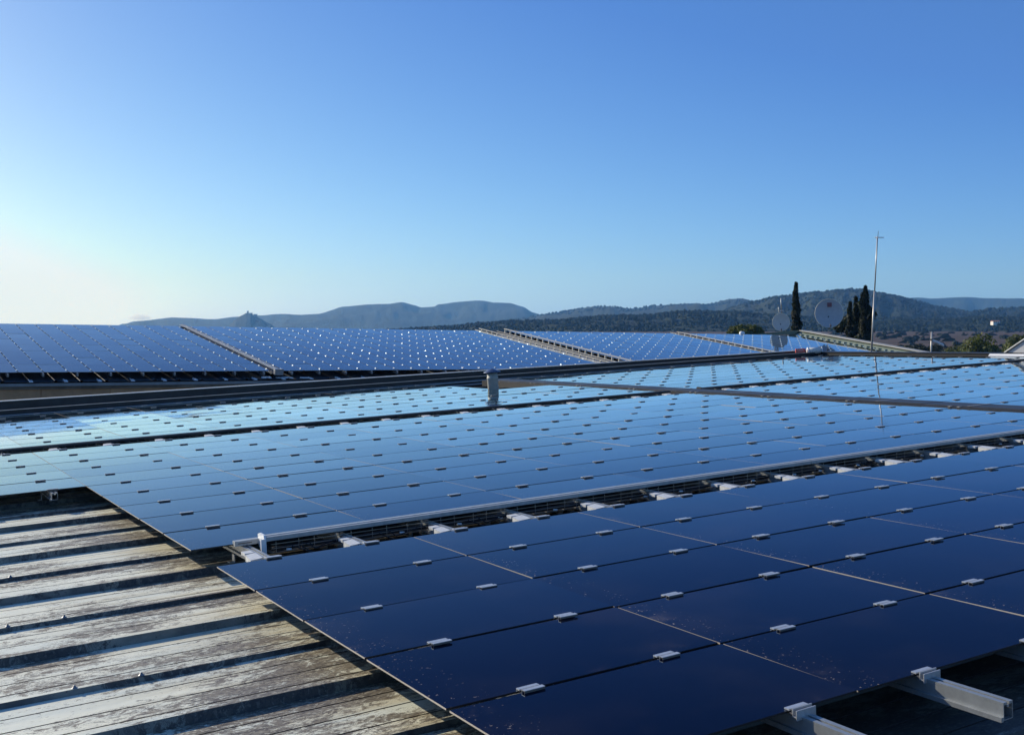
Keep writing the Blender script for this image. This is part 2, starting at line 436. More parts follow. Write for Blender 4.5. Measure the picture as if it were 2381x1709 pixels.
def interp(pts, x):
    for (a, ya), (b, yb) in zip(pts, pts[1:]):
        if a <= x <= b:
            t = (x - a) / (b - a); t = t * t * (3 - 2 * t) * 0.5 + t * 0.5
            return ya + (yb - ya) * t
    return pts[0][1] if x < pts[0][0] else pts[-1][1]
def hill(name, pts, D, depth, material, amp, fs, nx=260, ny=26, base_z=0.0, swing=0.0, back=0.6):
    """a ridge whose crest runs at about distance D; it falls towards the viewer over 'depth' and away behind"""
    m = MB(); x0, x1 = pts[0][0], pts[-1][0]; cols = nx + 1
    rows = []
    for j in range(ny + 1):
        t = -1 + (1 + back) * j / ny
        rows.append(t)
    for j, t in enumerate(rows):
        for i in range(cols):
            X = x0 + (x1 - x0) * i / nx
            wx, wy, wz = px(X, interp(pts, X), D + swing * noise.noise((X * 0.006, D * 0.01, 3.1)) * D)
            h = wz - base_z
            prof = (1 - abs(t)) if t < 0 else max(0.0, 1 - t / back)
            prof = prof ** 0.9 if t < 0 else prof
            y = wy + t * depth if t < 0 else wy + t * depth
            xx = wx * (y / wy) if t < 0 else wx * (y / wy)
            n1 = noise.fractal((xx * fs, y * fs, 1.7), 0.9, 2.1, 6)
            gully = noise.fractal((X * 0.02, t * 1.2, D * 0.001), 0.8, 2.0, 4)
            env = math.sin(min(1, prof) * PI)
            z = base_z + h * prof * (1 + 0.22 * env * gully) + n1 * amp * (0.35 + env)
            m.v.append((xx, y, max(z, -0.5) if prof <= 0 else z))
    for j in range(ny):
        for i in range(nx):
            a = j * cols + i; m.f.append((a, a + 1, a + 1 + cols, a + cols)); m.mi.append(0); m.sm.append(True)
    return tag(m.build(name, material), kind='structure')

H_BLUE = [(240, 775), (285, 752), (330, 745), (400, 738), (440, 739), (500, 742), (550, 737), (600, 733), (650, 730), (700, 731), (740, 729), (800, 712), (850, 708), (900, 706), (935, 701), (965, 709), (980, 714), (1010, 712), (1020, 707), (1060, 702), (1100, 700), (1125, 700), (1150, 704), (1185, 704), (1215, 713), (1240, 727), (1262, 733), (1320, 745), (1420, 770)]
H_RIGHTBLUE = [(1960, 730), (2040, 706), (2090, 696), (2120, 691), (2180, 693), (2250, 691), (2300, 694), (2381, 695), (2520, 700), (2700, 716)]
H_CASTLE = [(515, 778), (535, 757), (550, 741), (563, 733), (573, 727.5), (583, 728), (592, 733), (606, 740), (622, 750), (648, 765), (660, 778)]
H_MID = [(1040, 775), (1130, 752), (1200, 742), (1258, 732), (1300, 725), (1385, 712), (1440, 713), (1465, 716), (1530, 710), (1590, 707), (1645, 708), (1700, 696), (1725, 696), (1760, 702), (1850, 712), (1950, 760)]
H_MAIN = [(1560, 775), (1640, 742), (1700, 716), (1750, 701), (1800, 690), (1850, 684), (1900, 679), (1950, 675), (1990, 671), (2040, 681), (2080, 688), (2110, 695), (2180, 713), (2260, 726), (2381, 739), (2500, 752)]
H_RIGHT = [(2160, 775), (2230, 736), (2260, 727), (2300, 721), (2381, 717), (2480, 712), (2600, 722), (2700, 745)]
H_LOW = [(900, 770), (1040, 762), (1120, 754), (1200, 748), (1300, 746), (1400, 737), (1500, 735), (1600, 725), (1700, 727), (1800, 734), (1900, 741), (2000, 746), (2100, 744), (2200, 745), (2300, 738), (2381, 740), (2500, 744), (2650, 760)]
hill('distant_hills', H_BLUE, 6400, 1500, M['farhill'], 15, 0.0024, swing=0.05)
hill('distant_range', H_RIGHTBLUE, 5900, 1300, M['farhill'], 14, 0.002, swing=0.05)
hill('castle_hill', H_CASTLE, 4700, 260, M['farhill'], 6, 0.006, nx=90, ny=18)
hill('scrub_hills', H_MID, 4300, 1500, M['forest2'], 9, 0.004, base_z=4)
hill('wooded_hill', H_MAIN, 2700, 1050, M['forest2'], 5, 0.008, base_z=6)
hill('wooded_rise', H_RIGHT, 2500, 700, M['forest2'], 5, 0.008, base_z=6)
hill('forest_slope', H_LOW, 1650, 420, M['forest'], 3.5, 0.02, base_z=6, nx=420)

# the woods on the slopes: thousands of crowns nobody could count
def blob_proto(rnd, seg=7, rings_=4):
    b = MB(); n0 = 0
    for i in range(rings_ + 1):
        ph = PI * i / rings_
        for k in range(seg):
            th = 2 * PI * k / seg
            q = 1 + rnd.uniform(-0.28, 0.28)
            b.v.append((math.sin(ph) * math.cos(th) * q, math.sin(ph) * math.sin(th) * q, math.cos(ph) * (0.9 + rnd.uniform(-.15, .15))))
    for i in range(rings_):
        for k in range(seg):
            k2 = (k + 1) % seg
            b.f.append((i * seg + k, (i + 1) * seg + k, (i + 1) * seg + k2, i * seg + k2)); b.mi.append(0); b.sm.append(False)
    return b
rb = random.Random(5)
protos = [blob_proto(rb) for _ in range(6)]
wood = MB()
def scatter(pts, D, depth, count, s0, s1, base_z, tmin=-0.98, tmax=0.03):
    for _ in range(count):
        X = rb.uniform(pts[0][0], pts[-1][0])
        if X < 900 or X > 2560: continue
        t = rb.uniform(tmin, tmax) if rb.random() > 0.25 else rb.uniform(-0.12, 0.02)
        cl = noise.noise((X * 0.02, t * 5, D * .1))
        if rb.random() > 0.75 + cl: continue
        wx, wy, wz = px(X, interp(pts, X), D)
        y = wy + t * depth; xx = wx * y / wy
        prof = 1 - abs(t) if t < 0 else 1 - t / 0.6
        prof = prof ** 0.9
        gully = noise.fractal((X * 0.02, t * 1.2, D * 0.001), 0.8, 2.0, 4)
        z = base_z + (wz - base_z) * prof * (1 + 0.22 * math.sin(min(1, prof) * PI) * gully)
        s = rb.uniform(s0, s1)
        mt = T((xx, y, z - s * 0.08)) @ Matrix.Rotation(rb.uniform(0, 6.3), 4, 'Z') @ Matrix.Diagonal((s, s, s * rb.uniform(0.8, 1.4), 1))
        wood.add(rb.choice(protos), mt)
scatter(H_LOW, 1650, 420, 8000, 1.8, 4.0, 6)
scatter(H_MAIN, 2700, 1050, 6000, 1.8, 4.0, 6)
scatter(H_RIGHT, 2500, 700, 1100, 3.5, 6.5, 6)
scatter(H_MID, 4300, 1500, 1100, 3, 5.5, 4, -0.3, 0.02)
tag(wood.build('woodland', M['forest']), 'dense dark green woodland covering the nearer hills behind the roofs', 'woodland', kind='stuff')

# castle tower on its hill, far left
tw = empty('hilltop_tower', T(px(577, 727.3, 4700)))
b = MB(); b.box(-3, 3, -3, 3, -8, 6); b.box(-3.4, 3.4, -3.4, 3.4, 6, 7.5); b.build('tower_shaft', M['stone'], tw)
b = MB(); b.box(5, 20, -3, 3, -12, -1); b.box(24, 40, -3, 3, -18, -6); b.build('ruined_wall', M['stone'], tw)
tag(tw, 'small stone tower ruin on the peaked hill left of the blue mountains', 'tower')

# farmhouses out on the plain
def farmhouse(x, y, D, w_, h_, label, z=None):
    p = px(x, y, D)
    e = empty('farmhouse', T(p))
    b = MB(); b.box(-w_ / 2, w_ / 2, -4, 4, -6, h_); b.build('wall', M['plaster'], e)
    b = MB(); b.prism([(-4.6, h_), (4.6, h_), (0, h_ + w_ * .16)], -w_ / 2 - .4, w_ / 2 + .4, 'x'); b.build('roof', M['tile'], e)
    b = MB()
    for k in range(3): b.box(-w_ / 2 + w_ * (k + .5) / 3 - .5, -w_ / 2 + w_ * (k + .5) / 3 + .5, -4.06, -4.0, 1.0, 2.4)
    b.build('window', M['dark'], e)
    tag(e, label, 'house'); return e
farmhouse(2313, 752.5, 1350, 8, 2.6, 'small white house among the trees on the right-hand slope')
farmhouse(2205, 792, 900, 1.6, .8, 'tiny white hut at the edge of the brown fields, right of the comb antenna')

# ------------------------------------------------------------------ trees
def leaf_cloud(mb, n, fn, s0, s1, rnd, mi=0):
    for _ in range(n):
        p, out = fn(rnd)
        s = rnd.uniform(s0, s1)
        d = Vector((rnd.gauss(0, 1), rnd.gauss(0, 1), rnd.gauss(0, 1))) * 0.7 + out
        d.normalize(); a = d.orthogonal().normalized(); a.rotate(Matrix.Rotation(rnd.uniform(0, 6.3), 3, d)); c = d.cross(a)
        mb.face([p - a * s, p - c * s * 0.55, p + a * s, p + c * s * 0.55], mi)
def tree(name, loc, height, radius, kind, label, cat, leaves, material, seed, group=None, tip=None):
    rnd = random.Random(seed)
    e = empty(name, T(loc))
    tr = MB()
    th = height * (0.9 if kind == 'cypress' else 0.55)
    tr.tube([(0, 0, -0.3), (0.05, 0, th * .5), (0, 0, th)], radius * (.10 if kind != 'cypress' else .16), 8, r2=0.03)
    if kind != 'cypress':
        for k in range(6):
            a = k * 1.05 + rnd.random() * .5; q = radius * .6
            tr.tube([(0, 0, height * .25), (math.cos(a) * q * .6, math.sin(a) * q * .6, height * .5), (math.cos(a) * q, math.sin(a) * q, height * .72)], radius * .05, 6, r2=.02)
    tr.build('trunk', M['bark'], e)
    cr = MB()
    if kind == 'cypress':
        lumps = [(rnd.uniform(0, 6.3), rnd.uniform(.05, .97), rnd.uniform(.2, .7)) for _ in range(40)]
        def fn(r):
            t = r.random() ** 1.35
            z = height * (0.03 + 0.97 * t)
            rad = radius * (1 - t) ** 0.95 * (0.75 + 0.25 * min(1, t * 5)) + .04
            a = r.uniform(0, 2 * PI)
            for la, lt, ls in lumps:
                da = math.cos(a - la)
                if da > .55 and abs(t - lt) < .05: rad *= 1 + ls * (1 - abs(t - lt) / .05)
            q = rad * (1 - r.random() ** 2 * .7)
            return Vector((math.cos(a) * q, math.sin(a) * q, z)), Vector((math.cos(a), math.sin(a), .9))
        leaf_cloud(cr, leaves, fn, .10, .26, rnd)
    else:
        lumps = []
        for _ in range(17):
            a = rnd.uniform(0, 6.3); el = rnd.uniform(-.2, 1.4); q = rnd.uniform(.35, .72)
            lumps.append((Vector((math.cos(a) * math.cos(el) * radius * q, math.sin(a) * math.cos(el) * radius * q, height - radius * .92 + math.sin(el) * radius * .62 * q)), rnd.uniform(.26, .46) * radius))
        def fn(r):
            c, q = r.choice(lumps)
            d = Vector((r.gauss(0, 1), r.gauss(0, 1), r.gauss(0, 1))).normalized()
            return c + d * q * (1 - r.random() ** 2 * .5), d
        leaf_cloud(cr, leaves, fn, .12, .30, rnd)
    cr.build('crown', material, e)
    tag(e, label, cat, group); return e
def at_ground(x, D): 
    p = px(x, 767, D); return (p[0], p[1], gz(p[0], p[1]))
def top_h(y, D, loc): return EYE + (767 - y) / 2571.9 * D - loc[2]
for (x, ytop, D, rad, lab, sd) in (
    (1850, 658, 118, .92, 'tall slender cypress standing alone between the two satellite dishes', 1),
    (2011, 666, 122, 1.55, 'tallest cypress of the dark clump, just left of the thin mast', 2),
    (1989, 690, 124, 1.15, 'middle cypress of the dark clump behind the green verge', 3),
    (1976, 703, 121, 1.0, 'shorter narrow cypress at the left of the dark clump', 4)):
    l = at_ground(x, D)
    tree('cypress_tree', l, top_h(ytop, D, l), rad, 'cypress', lab, 'tree', 9000 if rad < 1.3 else 15000, M['cyp'], sd)
for (x, ytop, D, rad, mt, lab, sd) in (
    (1737, 744, 150, 2.3, 'olive', 'small yellow-green bushy tree left of the smaller dish', 11),
    (2278, 766, 140, 5.0, 'olive', 'large rounded olive-green tree right of the comb antenna', 12),
    (2378, 771, 165, 4.0, 'olive', 'green tree partly hidden behind the rooflight at the right edge', 13),
    (1966, 734, 126, 1.4, 'cyp', 'dark bushy shrub at the left foot of the cypress clump', 14),
    (2000, 712, 127, 1.8, 'cyp', 'dark bushy tree in the middle of the cypress clump', 15),
    (2128, 792, 210, 3.2, 'shrub', 'dark scrubby tree behind the end of the green verge', 16),
    (2172, 795, 230, 3.6, 'shrub', 'dark scrubby tree behind the comb antenna', 17),
    (2215, 799, 220, 3.0, 'shrub', 'low dark scrubby tree between comb antenna and round tree', 18)):
    l = at_ground(x, D)
    tree('round_tree' if mt == 'olive' else 'bushy_tree', l, top_h(ytop, D, l), rad, 'round', lab, 'tree', 11000 if mt == 'olive' else 7000, M[mt], sd)
# scattered scrub across the vineyards
sc_ = MB()
for _ in range(420):
    X = rb.uniform(1900, 2560); D = rb.uniform(330, 1100)
    p = px(X, 767, D); s = rb.uniform(.6, 2.0)
    if noise.noise((X * .03, D * .006, 9)) < -0.05: continue
    sc_.add(rb.choice(protos), T((p[0], p[1], gz(p[0], p[1]) + s * .3)) @ Matrix.Diagonal((s * rb.uniform(1, 3), s, s, 1)))
tag(sc_.build('scrub', M['shrub']), 'low dark scrub and hedges dotted over the brown fields', 'scrub', kind='stuff')

# ------------------------------------------------------------------ near warehouse (we stand on its roof)
XA, XB, YA, YB = -14.0, 20.42, -10.0, 15.62
PAN = -0.172
nb = empty('warehouse', NF)
tag(nb, 'near warehouse with ribbed metal roof of peeling cream paint', 'building')
prof = []
y0 = -0.63 - 1.265 * 8
edges = []
k = 0
while y0 + 1.265 * k < YB + 1:
    yt = y0 + 1.265 * k
    for yc, h, wt, wb in ((yt, 0.040, 0.022, 0.036), (yt + 0.6325, 0.023, 0.014, 0.024)):
        prof += [(yc - wb, PAN), (yc - wt, PAN + h), (yc + wt, PAN + h), (yc + wb, PAN)]
        nx_ = 0.6325
        for q in (0.155, 0.31, 0.47):
            prof += [(yc + q - .005, PAN), (yc + q, PAN - .009), (yc + q + .005, PAN)]
    k += 1
prof = [p for p in prof if YA < p[0] < YB]
prof = [(YA, PAN)] + prof + [(YB, PAN)]
rs = MB(); n = len(prof)
XS = [XA + (XB - XA) * i / 40 for i in range(41)]
for x in XS:
    for (y, z) in prof: rs.v.append((x, y, z + 0.003 * noise.noise((x * .8, y * 1.1, 0))))
for i in range(len(XS) - 1):
    for j in range(n - 1):
        a = i * n + j; rs.f.append((a, a + n, a + n + 1, a + 1)); rs.sm.append(False)
        za, zb = prof[j][1], prof[j + 1][1]
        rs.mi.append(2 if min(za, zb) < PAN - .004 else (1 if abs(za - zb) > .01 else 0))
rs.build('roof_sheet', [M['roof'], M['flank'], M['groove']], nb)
b = MB(); b.box(XA + .05, XB - .02, YA + .05, YB - .3, -7.2, PAN - .05); b.build('wall', M['render'], nb)
# parapet along the far side, its top slightly out of line with the slope
b = MB()
def par(x): return 0.185 - 0.0047 * x
NXP = 12
for i in range(NXP):
    xa = XA + (XB + .2 - XA) * i / NXP; xb = XA + (XB + .2 - XA) * (i + 1) / NXP
    za, zb = par(xa), par(xb)
    b.face([(xa, 15.62, -.3), (xb, 15.62, -.3), (xb, 15.62, zb), (xa, 15.62, za)])
    b.face([(xa, 15.82, za), (xb, 15.82, zb), (xb, 15.82, -7), (xa, 15.82, -7)])
    b.face([(xa, 15.62, za), (xb, 15.62, zb), (xb, 15.82, zb), (xa, 15.82, za)])
b.build('parapet', M['flash'], nb)
b = MB()
for i in range(NXP):
    xa = XA + (XB + .2 - XA) * i / NXP; xb = XA + (XB + .2 - XA) * (i + 1) / NXP - .004
    za, zb = par(xa), par(xb)
    for (ya, yb_, lo, hi) in ((15.58, 15.86, .004, .016),):
        vs_ = [(xa, ya, za + lo), (xb, ya, zb + lo), (xb, yb_, zb + lo), (xa, yb_, za + lo), (xa, ya, za + hi), (xb, ya, zb + hi), (xb, yb_, zb + hi), (xa, yb_, za + hi)]
        n0 = len(b.v); b.v += vs_
        for q in ((0, 3, 2, 1), (4, 5, 6, 7), (0, 1, 5, 4), (1, 2, 6, 5), (2, 3, 7, 6), (3, 0, 4, 7)):
            b.f.append(tuple(n0 + i_ for i_ in q)); b.mi.append(0); b.sm.append(False)
b.build('parapet_cap', M['cap'], nb)
# lower stepped flashing in front of the parapet, catches light along its lip
b = MB()
b.prism([(15.10, -.16), (15.14, -.16), (15.60, .02), (15.60, .04), (15.12, .052), (15.10, .052)], XA, XB, 'x')
b.build('flashing', M['flash'], nb)
b = MB(); b.box(XA, XB, 15.075, 15.13, .054, .064); b.build('flashing_lip', M['cap'], nb)
# ridge upstand where the slope ends, at the right
b = MB(); b.box(20.36, 20.62, -8, 15.6, -.2, .052); b.build('ridge_upstand', M['seal_shade'], nb)
b = MB(); b.box(20.34, 20.66, -8, 15.61, .054, .062); b.build('ridge_cap', M['flash'], nb)
b = MB()
b.face([(20.64, -8, .04), (33, -8, -1.6), (33, 15.6, -1.6), (20.64, 15.6, .04)][::1])
b.build('rear_slope', M['farroof'], nb)
b = MB(); b.box(20.7, 33, -7.9, 15.5, -7.5, -1.75); b.build('rear_wall', M['render'], nb)
# fixing screws in pairs on the low ribs
sm_ = MB(); sm_.lathe([(0, .012), (.006, .011), (.007, .004), (.013, .002), (.014, 0)], 8)
sme = sm_.mesh('roof_screw', M['screw'])
for kk in range(5):
    yr = y0 + 1.265 * (7 + kk) + .6325
    for x_ in (-.95, -.68):
        o = bpy.data.objects.new('roof_screw', sme); COL.objects.link(o); o.parent = nb
        o.location = (x_ - .12 * kk, yr, PAN + .023)

# ------------------------------------------------------------------ solar panels
PU, PV = 1.21, 0.70372
PL, PW, PT = 1.2035, 0.680, 0.007
def slab(x1, ya, yb_, short_x=True):
    b = MB(); b.box(0, x1, ya, yb_, -PT, 0, 3, 0)
    for k in ((3, 5) if short_x else (2, 4)): b.mi[k] = 1        # the cut glass shows pale on the short ends only
    return b
pm = slab(PL, -PW, 0)
panel_me = pm.mesh('solar_panel', [M['pv'], M['edge'], M['alu'], M['seal_shade']])
def clamp_mb(end=False):
    c = MB(); h = .043
    c.box(-h, h, .008, .029, .0012, .0062)
    c.box(-h, h, -.0075, .0078, -.012, -.004, 1)
    if end:
        c.box(-h, h, -.010, -.006, -.012, .012); c.box(-h, h, -.027, -.023, -.024, .009)
        c.box(-h, h, -.023, -.006, -.016, -.012)
    else:
        c.box(-h, h, -.029, -.008, .0086, .0108); c.box(-h - .0002, h + .0002, -.0285, -.0265, .0011, .0084, 1); c.box(-h, h, -.0100, -.008, .0011, .0084)
    c.lathe([(.0, .0015), (.0050, .0015), (.0050, -.003)], 6, c=(0, 0, 0))
    return c
cm = clamp_mb(); ce = clamp_mb(True)
clamp_me = cm.mesh('clamp', [M['clamp'], M['lip']]); end_me = ce.mesh('clamp', [M['clamp'], M['lip']])
VIEW = cam.matrix_basis if False else None
def proj(p):
    q = p - OZ
    pit = R(1.9485); f_ = 2571.9
    z = q.y * math.cos(pit) - q.z * math.sin(pit); yd = -q.y * math.sin(pit) - q.z * math.cos(pit)
    return (q.x / z * f_ + 1190.5, yd / z * f_ + 854.5, z) if z > .1 else (9e9, 9e9, z)
def in_view(mtx, pts, m=12):
    out = [proj(mtx @ Vector(p)) for p in pts]
    return any(-m < x < 2381 + m and -m < y < 1709 + m and z > .3 for x, y, z in out)
CX = 0.27 * PU
arrays = [
    # name, x0, y of the edge next to the tray named, dir, rows, cols(fn)
    ('foreground array', 0.0, 0.0, -1, 5, lambda r: range(0, 9), 'near tray', 'bare roof', 0),
    ('middle array', 0.0, 0.533, 1, 10, lambda r: range(0 if r < 5 else -1, 8), 'near tray', 'left end', 1),
    ('rear array', 0.0, 8.086, 1, 9, lambda r: range(-1, 8 if r < 5 else 7), 'rear tray', 'left end', 1),
    ('middle array beyond the duct', 10.316, 0.533, 1, 10, lambda r: range(0, 8), 'near tray', 'duct', 0),
    ('rear array beyond the duct', 10.316, 8.086, 1, 9, lambda r: range(0, 8), 'rear tray', 'duct', 0)]
cand = []
for (nm, x0, ye, dr, rows_, colf, tr, side, off) in arrays:
    for r_ in range(rows_):
        ytop = ye - PV * r_ if dr < 0 else ye + PV * (r_ + 1)
        for c_ in colf(r_):
            x = x0 + PU * c_
            cs = [(x + PU * a, ytop - PV * bb, 0) for a in (0, .5, 1) for bb in (0, 1)]
            vis = in_view(NF, cs)
            d = (NF @ Vector((x + .6, ytop - .35, 0)) - OZ).length
            cand.append((not vis, d, nm, x, ytop, r_, c_ + off, dr, rows_, tr, side))
cand.sort(key=lambda a: (a[0], a[1]))
rp = random.Random(3)
cm2 = clamp_mb(); cm2.mi = [0 for _ in cm2.mi]
stuff = MB()
single = [c for c in cand if not c[0]][:300]
sids = set(id(c) for c in single)
SHORT = {'foreground array': 'foreground array', 'middle array': 'middle array', 'rear array': 'rear array',
         'middle array beyond the duct': 'middle array past the duct', 'rear array beyond the duct': 'rear array past the duct'}
def panel_matrix(base, x, ytop):
    return base @ T((x + .003 + rp.uniform(-.001, .0012), ytop - .012 + rp.uniform(-.0025, .0025), rp.uniform(-.0005, .0005))) @ Matrix.Rotation(R(rp.gauss(0, .10)), 4, 'X') @ Matrix.Rotation(R(rp.gauss(0, .05)), 4, 'Y')
cl_list = []
for c in cand:
    hidden, d, nm, x, ytop, r_, c_, dr, rows_, tr, side = c
    mtx = panel_matrix(NF, x, ytop)
    lower_end = (dr < 0 and r_ == rows_ - 1)
    upper_end = (dr < 0 and r_ == 0) or (dr > 0 and r_ == rows_ - 1)
    low_hid = dr > 0 and r_ == 0
    cl = [(CX, -PV + .0, end_me if lower_end else clamp_me), (CX + PU / 2, -PV + .0, end_me if lower_end else clamp_me)]
    if upper_end: cl += [(CX, .0, clamp_me), (CX + PU / 2, .0, clamp_me)]
    if id(c) in sids:
        o = bpy.data.objects.new('solar_panel', panel_me); COL.objects.link(o); o.matrix_world = mtx
        lab = 'solar panel in the %s, %s row from %s, %s from %s' % (SHORT[nm], ORD[r_], tr, ORD[c_], side)
        if 'past' in lab: lab = 'solar panel in %s, %s row from %s, %s from duct' % (SHORT[nm], ORD[r_], tr, ORD[c_])
        tag(o, lab, 'solar panel', 'solar panels of the ' + nm)
        for (cx, cy, me) in cl:
            q = bpy.data.objects.new('clamp', me); COL.objects.link(q); q.parent = o; q.location = (cx + rp.uniform(-.01, .01), cy + .011, 0)
            q.rotation_euler = (0, 0, R(rp.gauss(0, 1.2)))
    else:
        stuff.add(pm, mtx)
        for (cx, cy, me) in cl: stuff.add(cm2, mtx @ T((cx, cy + .011, 0)), 2)
# the far roof: its modules stand with the long side up the slope
FV = 0.577
SC = FV / PV
far_pm = slab(FV - .022, 0, PL, False)
fcl = MB(); fcl.box(-.021, .021, -.038, .038, .0012, .010); fcl.box(-.005, .005, -.038, .038, .010, .013)
def far_block(s0, rows_):
    for a in range(rows_ + 1):
        s = s0 + FV * a
        for bb in range(8):
            if a < rows_:
                stuff.add(far_pm, FF @ T((s + .011, -.3025 + 1.21 * bb + .003, 0)) @ Matrix.Rotation(R(rp.gauss(0, .10)), 4, 'X') @ Matrix.Rotation(R(rp.gauss(0, .06)), 4, 'Y'))
            for q in (0, .605):
                stuff.add(fcl, FF @ T((s, 1.21 * bb + q, 0)) @ Matrix.Rotation(R(rp.gauss(0, 4)), 4, 'X') @ Matrix.Rotation(R(rp.gauss(0, 4)), 4, 'Y'), 4)
far_block(-10 * FV, 19)            # ends at s = 5.19
far_block(5.604, 20)               # ends at s = 17.14
far_block(18.62, 15)               # ends at s = 27.27
far_block(27.93, 13)
tag(stuff.build('solar_panels', [M['pv'], M['edge'], M['clamp'], M['seal_shade'], M['glint']]), 'rows of blue solar panels with silver clamps covering the far roof', 'solar panels', kind='stuff')

# ------------------------------------------------------------------ mounting rails of the near roof
def rail_mb(L):
    r_ = MB()
    # section in (x,z): hollow box with two lips on top and a foot flange to one side
    r_.box(-.024, -.006, 0, L, -.021, -.0125); r_.box(.006, .024, 0, L, -.021, -.0125)
    r_.box(-.006, .006, 0, L, -.030, -.022)
    r_.box(-.024, -.021, 0, L, -.072, -.0215); r_.box(.021, .024, 0, L, -.072, -.0215)
    r_.box(-.0205, .0205, 0, L, -.072, -.069)
    r_.box(-.036, -.0245, 0, L, -.076, -.060)
    return r_
rail_cache = {}
rpl = random.Random(8)
foot = MB()
foot.box(-.045, .035, 0, .05, -.082, -.077); foot.box(-.045, -.041, 0, .05, -.126, -.0825); foot.box(.031, .035, 0, .05, -.126, -.0825)
foot.box(-.075, -.0455, 0, .05, -.1262, -.122); foot.box(.0355, .06, 0, .05, -.1262, -.122)
foot_me = foot.mesh('foot_bracket', M['zinc'])
plate = MB()
plate.face([(-.128, .105, -.018), (-.036, .105, -.012), (-.034, .235, -.006), (-.112, .235, -.012)])
plate.face([(-.128, .105, -.0185), (-.112, .235, -.0125), (-.112, .235, -.05), (-.128, .105, -.05)])
plate.face([(-.128, .105, -.0185), (-.128, .105, -.05), (-.036, .105, -.05), (-.036, .105, -.0125)])
plate.box(-.10, -.03, .27, .34, -.03, -.012)
plate_me = plate.mesh('splice_plate', M['splice'])
ribs_y = [y0 + 1.265 * k_ for k_ in range(0, 22)]
def rail(x, ya, yb_, label, plates=True):
    L = round(yb_ - ya, 3)
    if L not in rail_cache: rail_cache[L] = rail_mb(L).mesh('mounting_rail', M['alu'])
    o = bpy.data.objects.new('mounting_rail', rail_cache[L]); COL.objects.link(o)
    o.matrix_world = NF @ T((x, ya, 0)); tag(o, label, 'rail', 'mounting rails under the near panels')
    for yr in ribs_y:
        if ya <= yr - .025 and yr + .03 <= yb_ and (yr < ya + 1.6 or -0.8 < yr < 1.3 or 7.0 < yr < 8.8):
            f_ = bpy.data.objects.new('foot_bracket', foot_me); COL.objects.link(f_); f_.parent = o; f_.location = (0, yr - ya - .025, 0)
    if plates:
        for yp in (0.02, 7.60):
            if ya < yp < yb_:
                q = bpy.data.objects.new('splice_plate', plate_me); COL.objects.link(q); q.parent = o; q.location = (0, yp - ya - (.04 if yp < 1 else .065), 0 if yp < 1 else .017)
                q.scale = (1.15, .7, 1) if yp > 1 else (rpl.uniform(.72, .95), rpl.uniform(.85, 1.1), 1)
    return o
XC = 0.327
rail(XC - .605, 3.925, 14.6, 'rail end sticking out over the notch, left of the first full-length rail', False)
for k_ in range(16):
    rail(XC + .605 * k_, -3.87 + (0.012 * (k_ % 3)), 14.6 if k_ < 14 else 11.8, '%s full-length mounting rail counted from the bare left roof' % ORD[k_])
for k_ in range(16):
    rail(10.316 + XC + .605 * k_, 0.3 if k_ else .2, 14.6, '%s mounting rail beyond the grey duct, crossing the cable tray gap' % ORD[k_])

# ------------------------------------------------------------------ cable trays of the near roof
def tray(name, x0, x1, yback, label, dark=False):
    e = empty(name, NF @ T((x0, yback, -.014 if dark else 0)))
    L = x1 - x0; metal = M['alud'] if not dark else M['darktray']
    b = MB(); nseg = int(L / 3.0) + 1
    for i in range(nseg):
        a = L * i / nseg; c = L * (i + 1) / nseg - .003
        b.box(a, c, -.028, 0, .034, .040); b.box(a, c, -.056, -.028, .0385, .044); b.box(a, c, -.088, -.056, .034, .040)
        b.box(a, c, -.091, -.088, .014, .040); b.box(a, c, 0, .004, .012, .040)
    b.build('cover', metal, e)
    b = MB()
    for zz in (-.004, -.030, -.056): b.tube([(0.03, -.112, zz), (L, -.112, zz)], .0022, 4)
    for yy in (-.085, -.055, -.02): b.tube([(0.03, yy, -.058), (L, yy, -.058)], .0022, 4)
    k2 = 0; x = .06
    while x < L:
        b.tube([(x, -.112, .012), (x, -.112, -.058), (x, -.01, -.058)], .0022, 4)
        x += .10 if k2 % 2 else .145; k2 += 1
    b.build('wire_basket', M['wire'], e)
    b = MB(); rc = random.Random(int(x0 * 10 + 5))
    for kc in range(7):
        pts = []; yb2 = rc.uniform(-.10, -.02); zb2 = rc.uniform(-.05, -.02); x = 0.05
        while x < L:
            pts.append((x, yb2 + rc.uniform(-.012, .012), zb2 + rc.uniform(-.008, .008))); x += .25
        b.tube(pts, .0045, 5)
    for kc in range(int(L / .9)):      # loops hanging down to the modules
        x = rc.uniform(.1, L - .5); d_ = rc.uniform(.15, .4)
        b.tube([(x, -.11, -.03), (x + d_ * .3, -.16, -.075), (x + d_ * .7, -.24, -.10), (x + d_, -.34, -.05), (x + d_ * 1.2, -.42, -.02)], .004, 5)
        b.tube([(x + .06, -.11, -.01), (x + d_ * .4, -.14, -.06), (x + d_, -.12, -.03)], .0035, 5)
    b.build('cable', M['cable'], e)
    b = MB()
    for kc in range(int(L / .38)):
        x = .12 + kc * .38 + rc.uniform(-.08, .08)
        b.tube([(x, -.118, -.045), (x + .03, -.122, -.048)], .0075, 6)
    b.build('connector', M['plug'], e)
    b = MB(); b.prism([(-.112, -.085), (-.112, .030), (-.10, .056), (-.02, .060), (.012, .05), (.012, -.01), (-.03, -.05), (-.06, -.085)], -.012, .0, 'x')
    b.box(-.035, -.012, -.122, -.104, -.10, .036)
    b.build('end_plate', M['white'] if not dark else metal, e)
    b = MB(); b.box(-.16, -.01, .0, .05, -.008, .022); b.build('end_bracket', M['alud'], e)
    tag(e, label, 'cable tray'); return e
tray('cable_tray', 0.42, 9.62, 0.505, 'near silver-capped cable tray between foreground and middle panels')
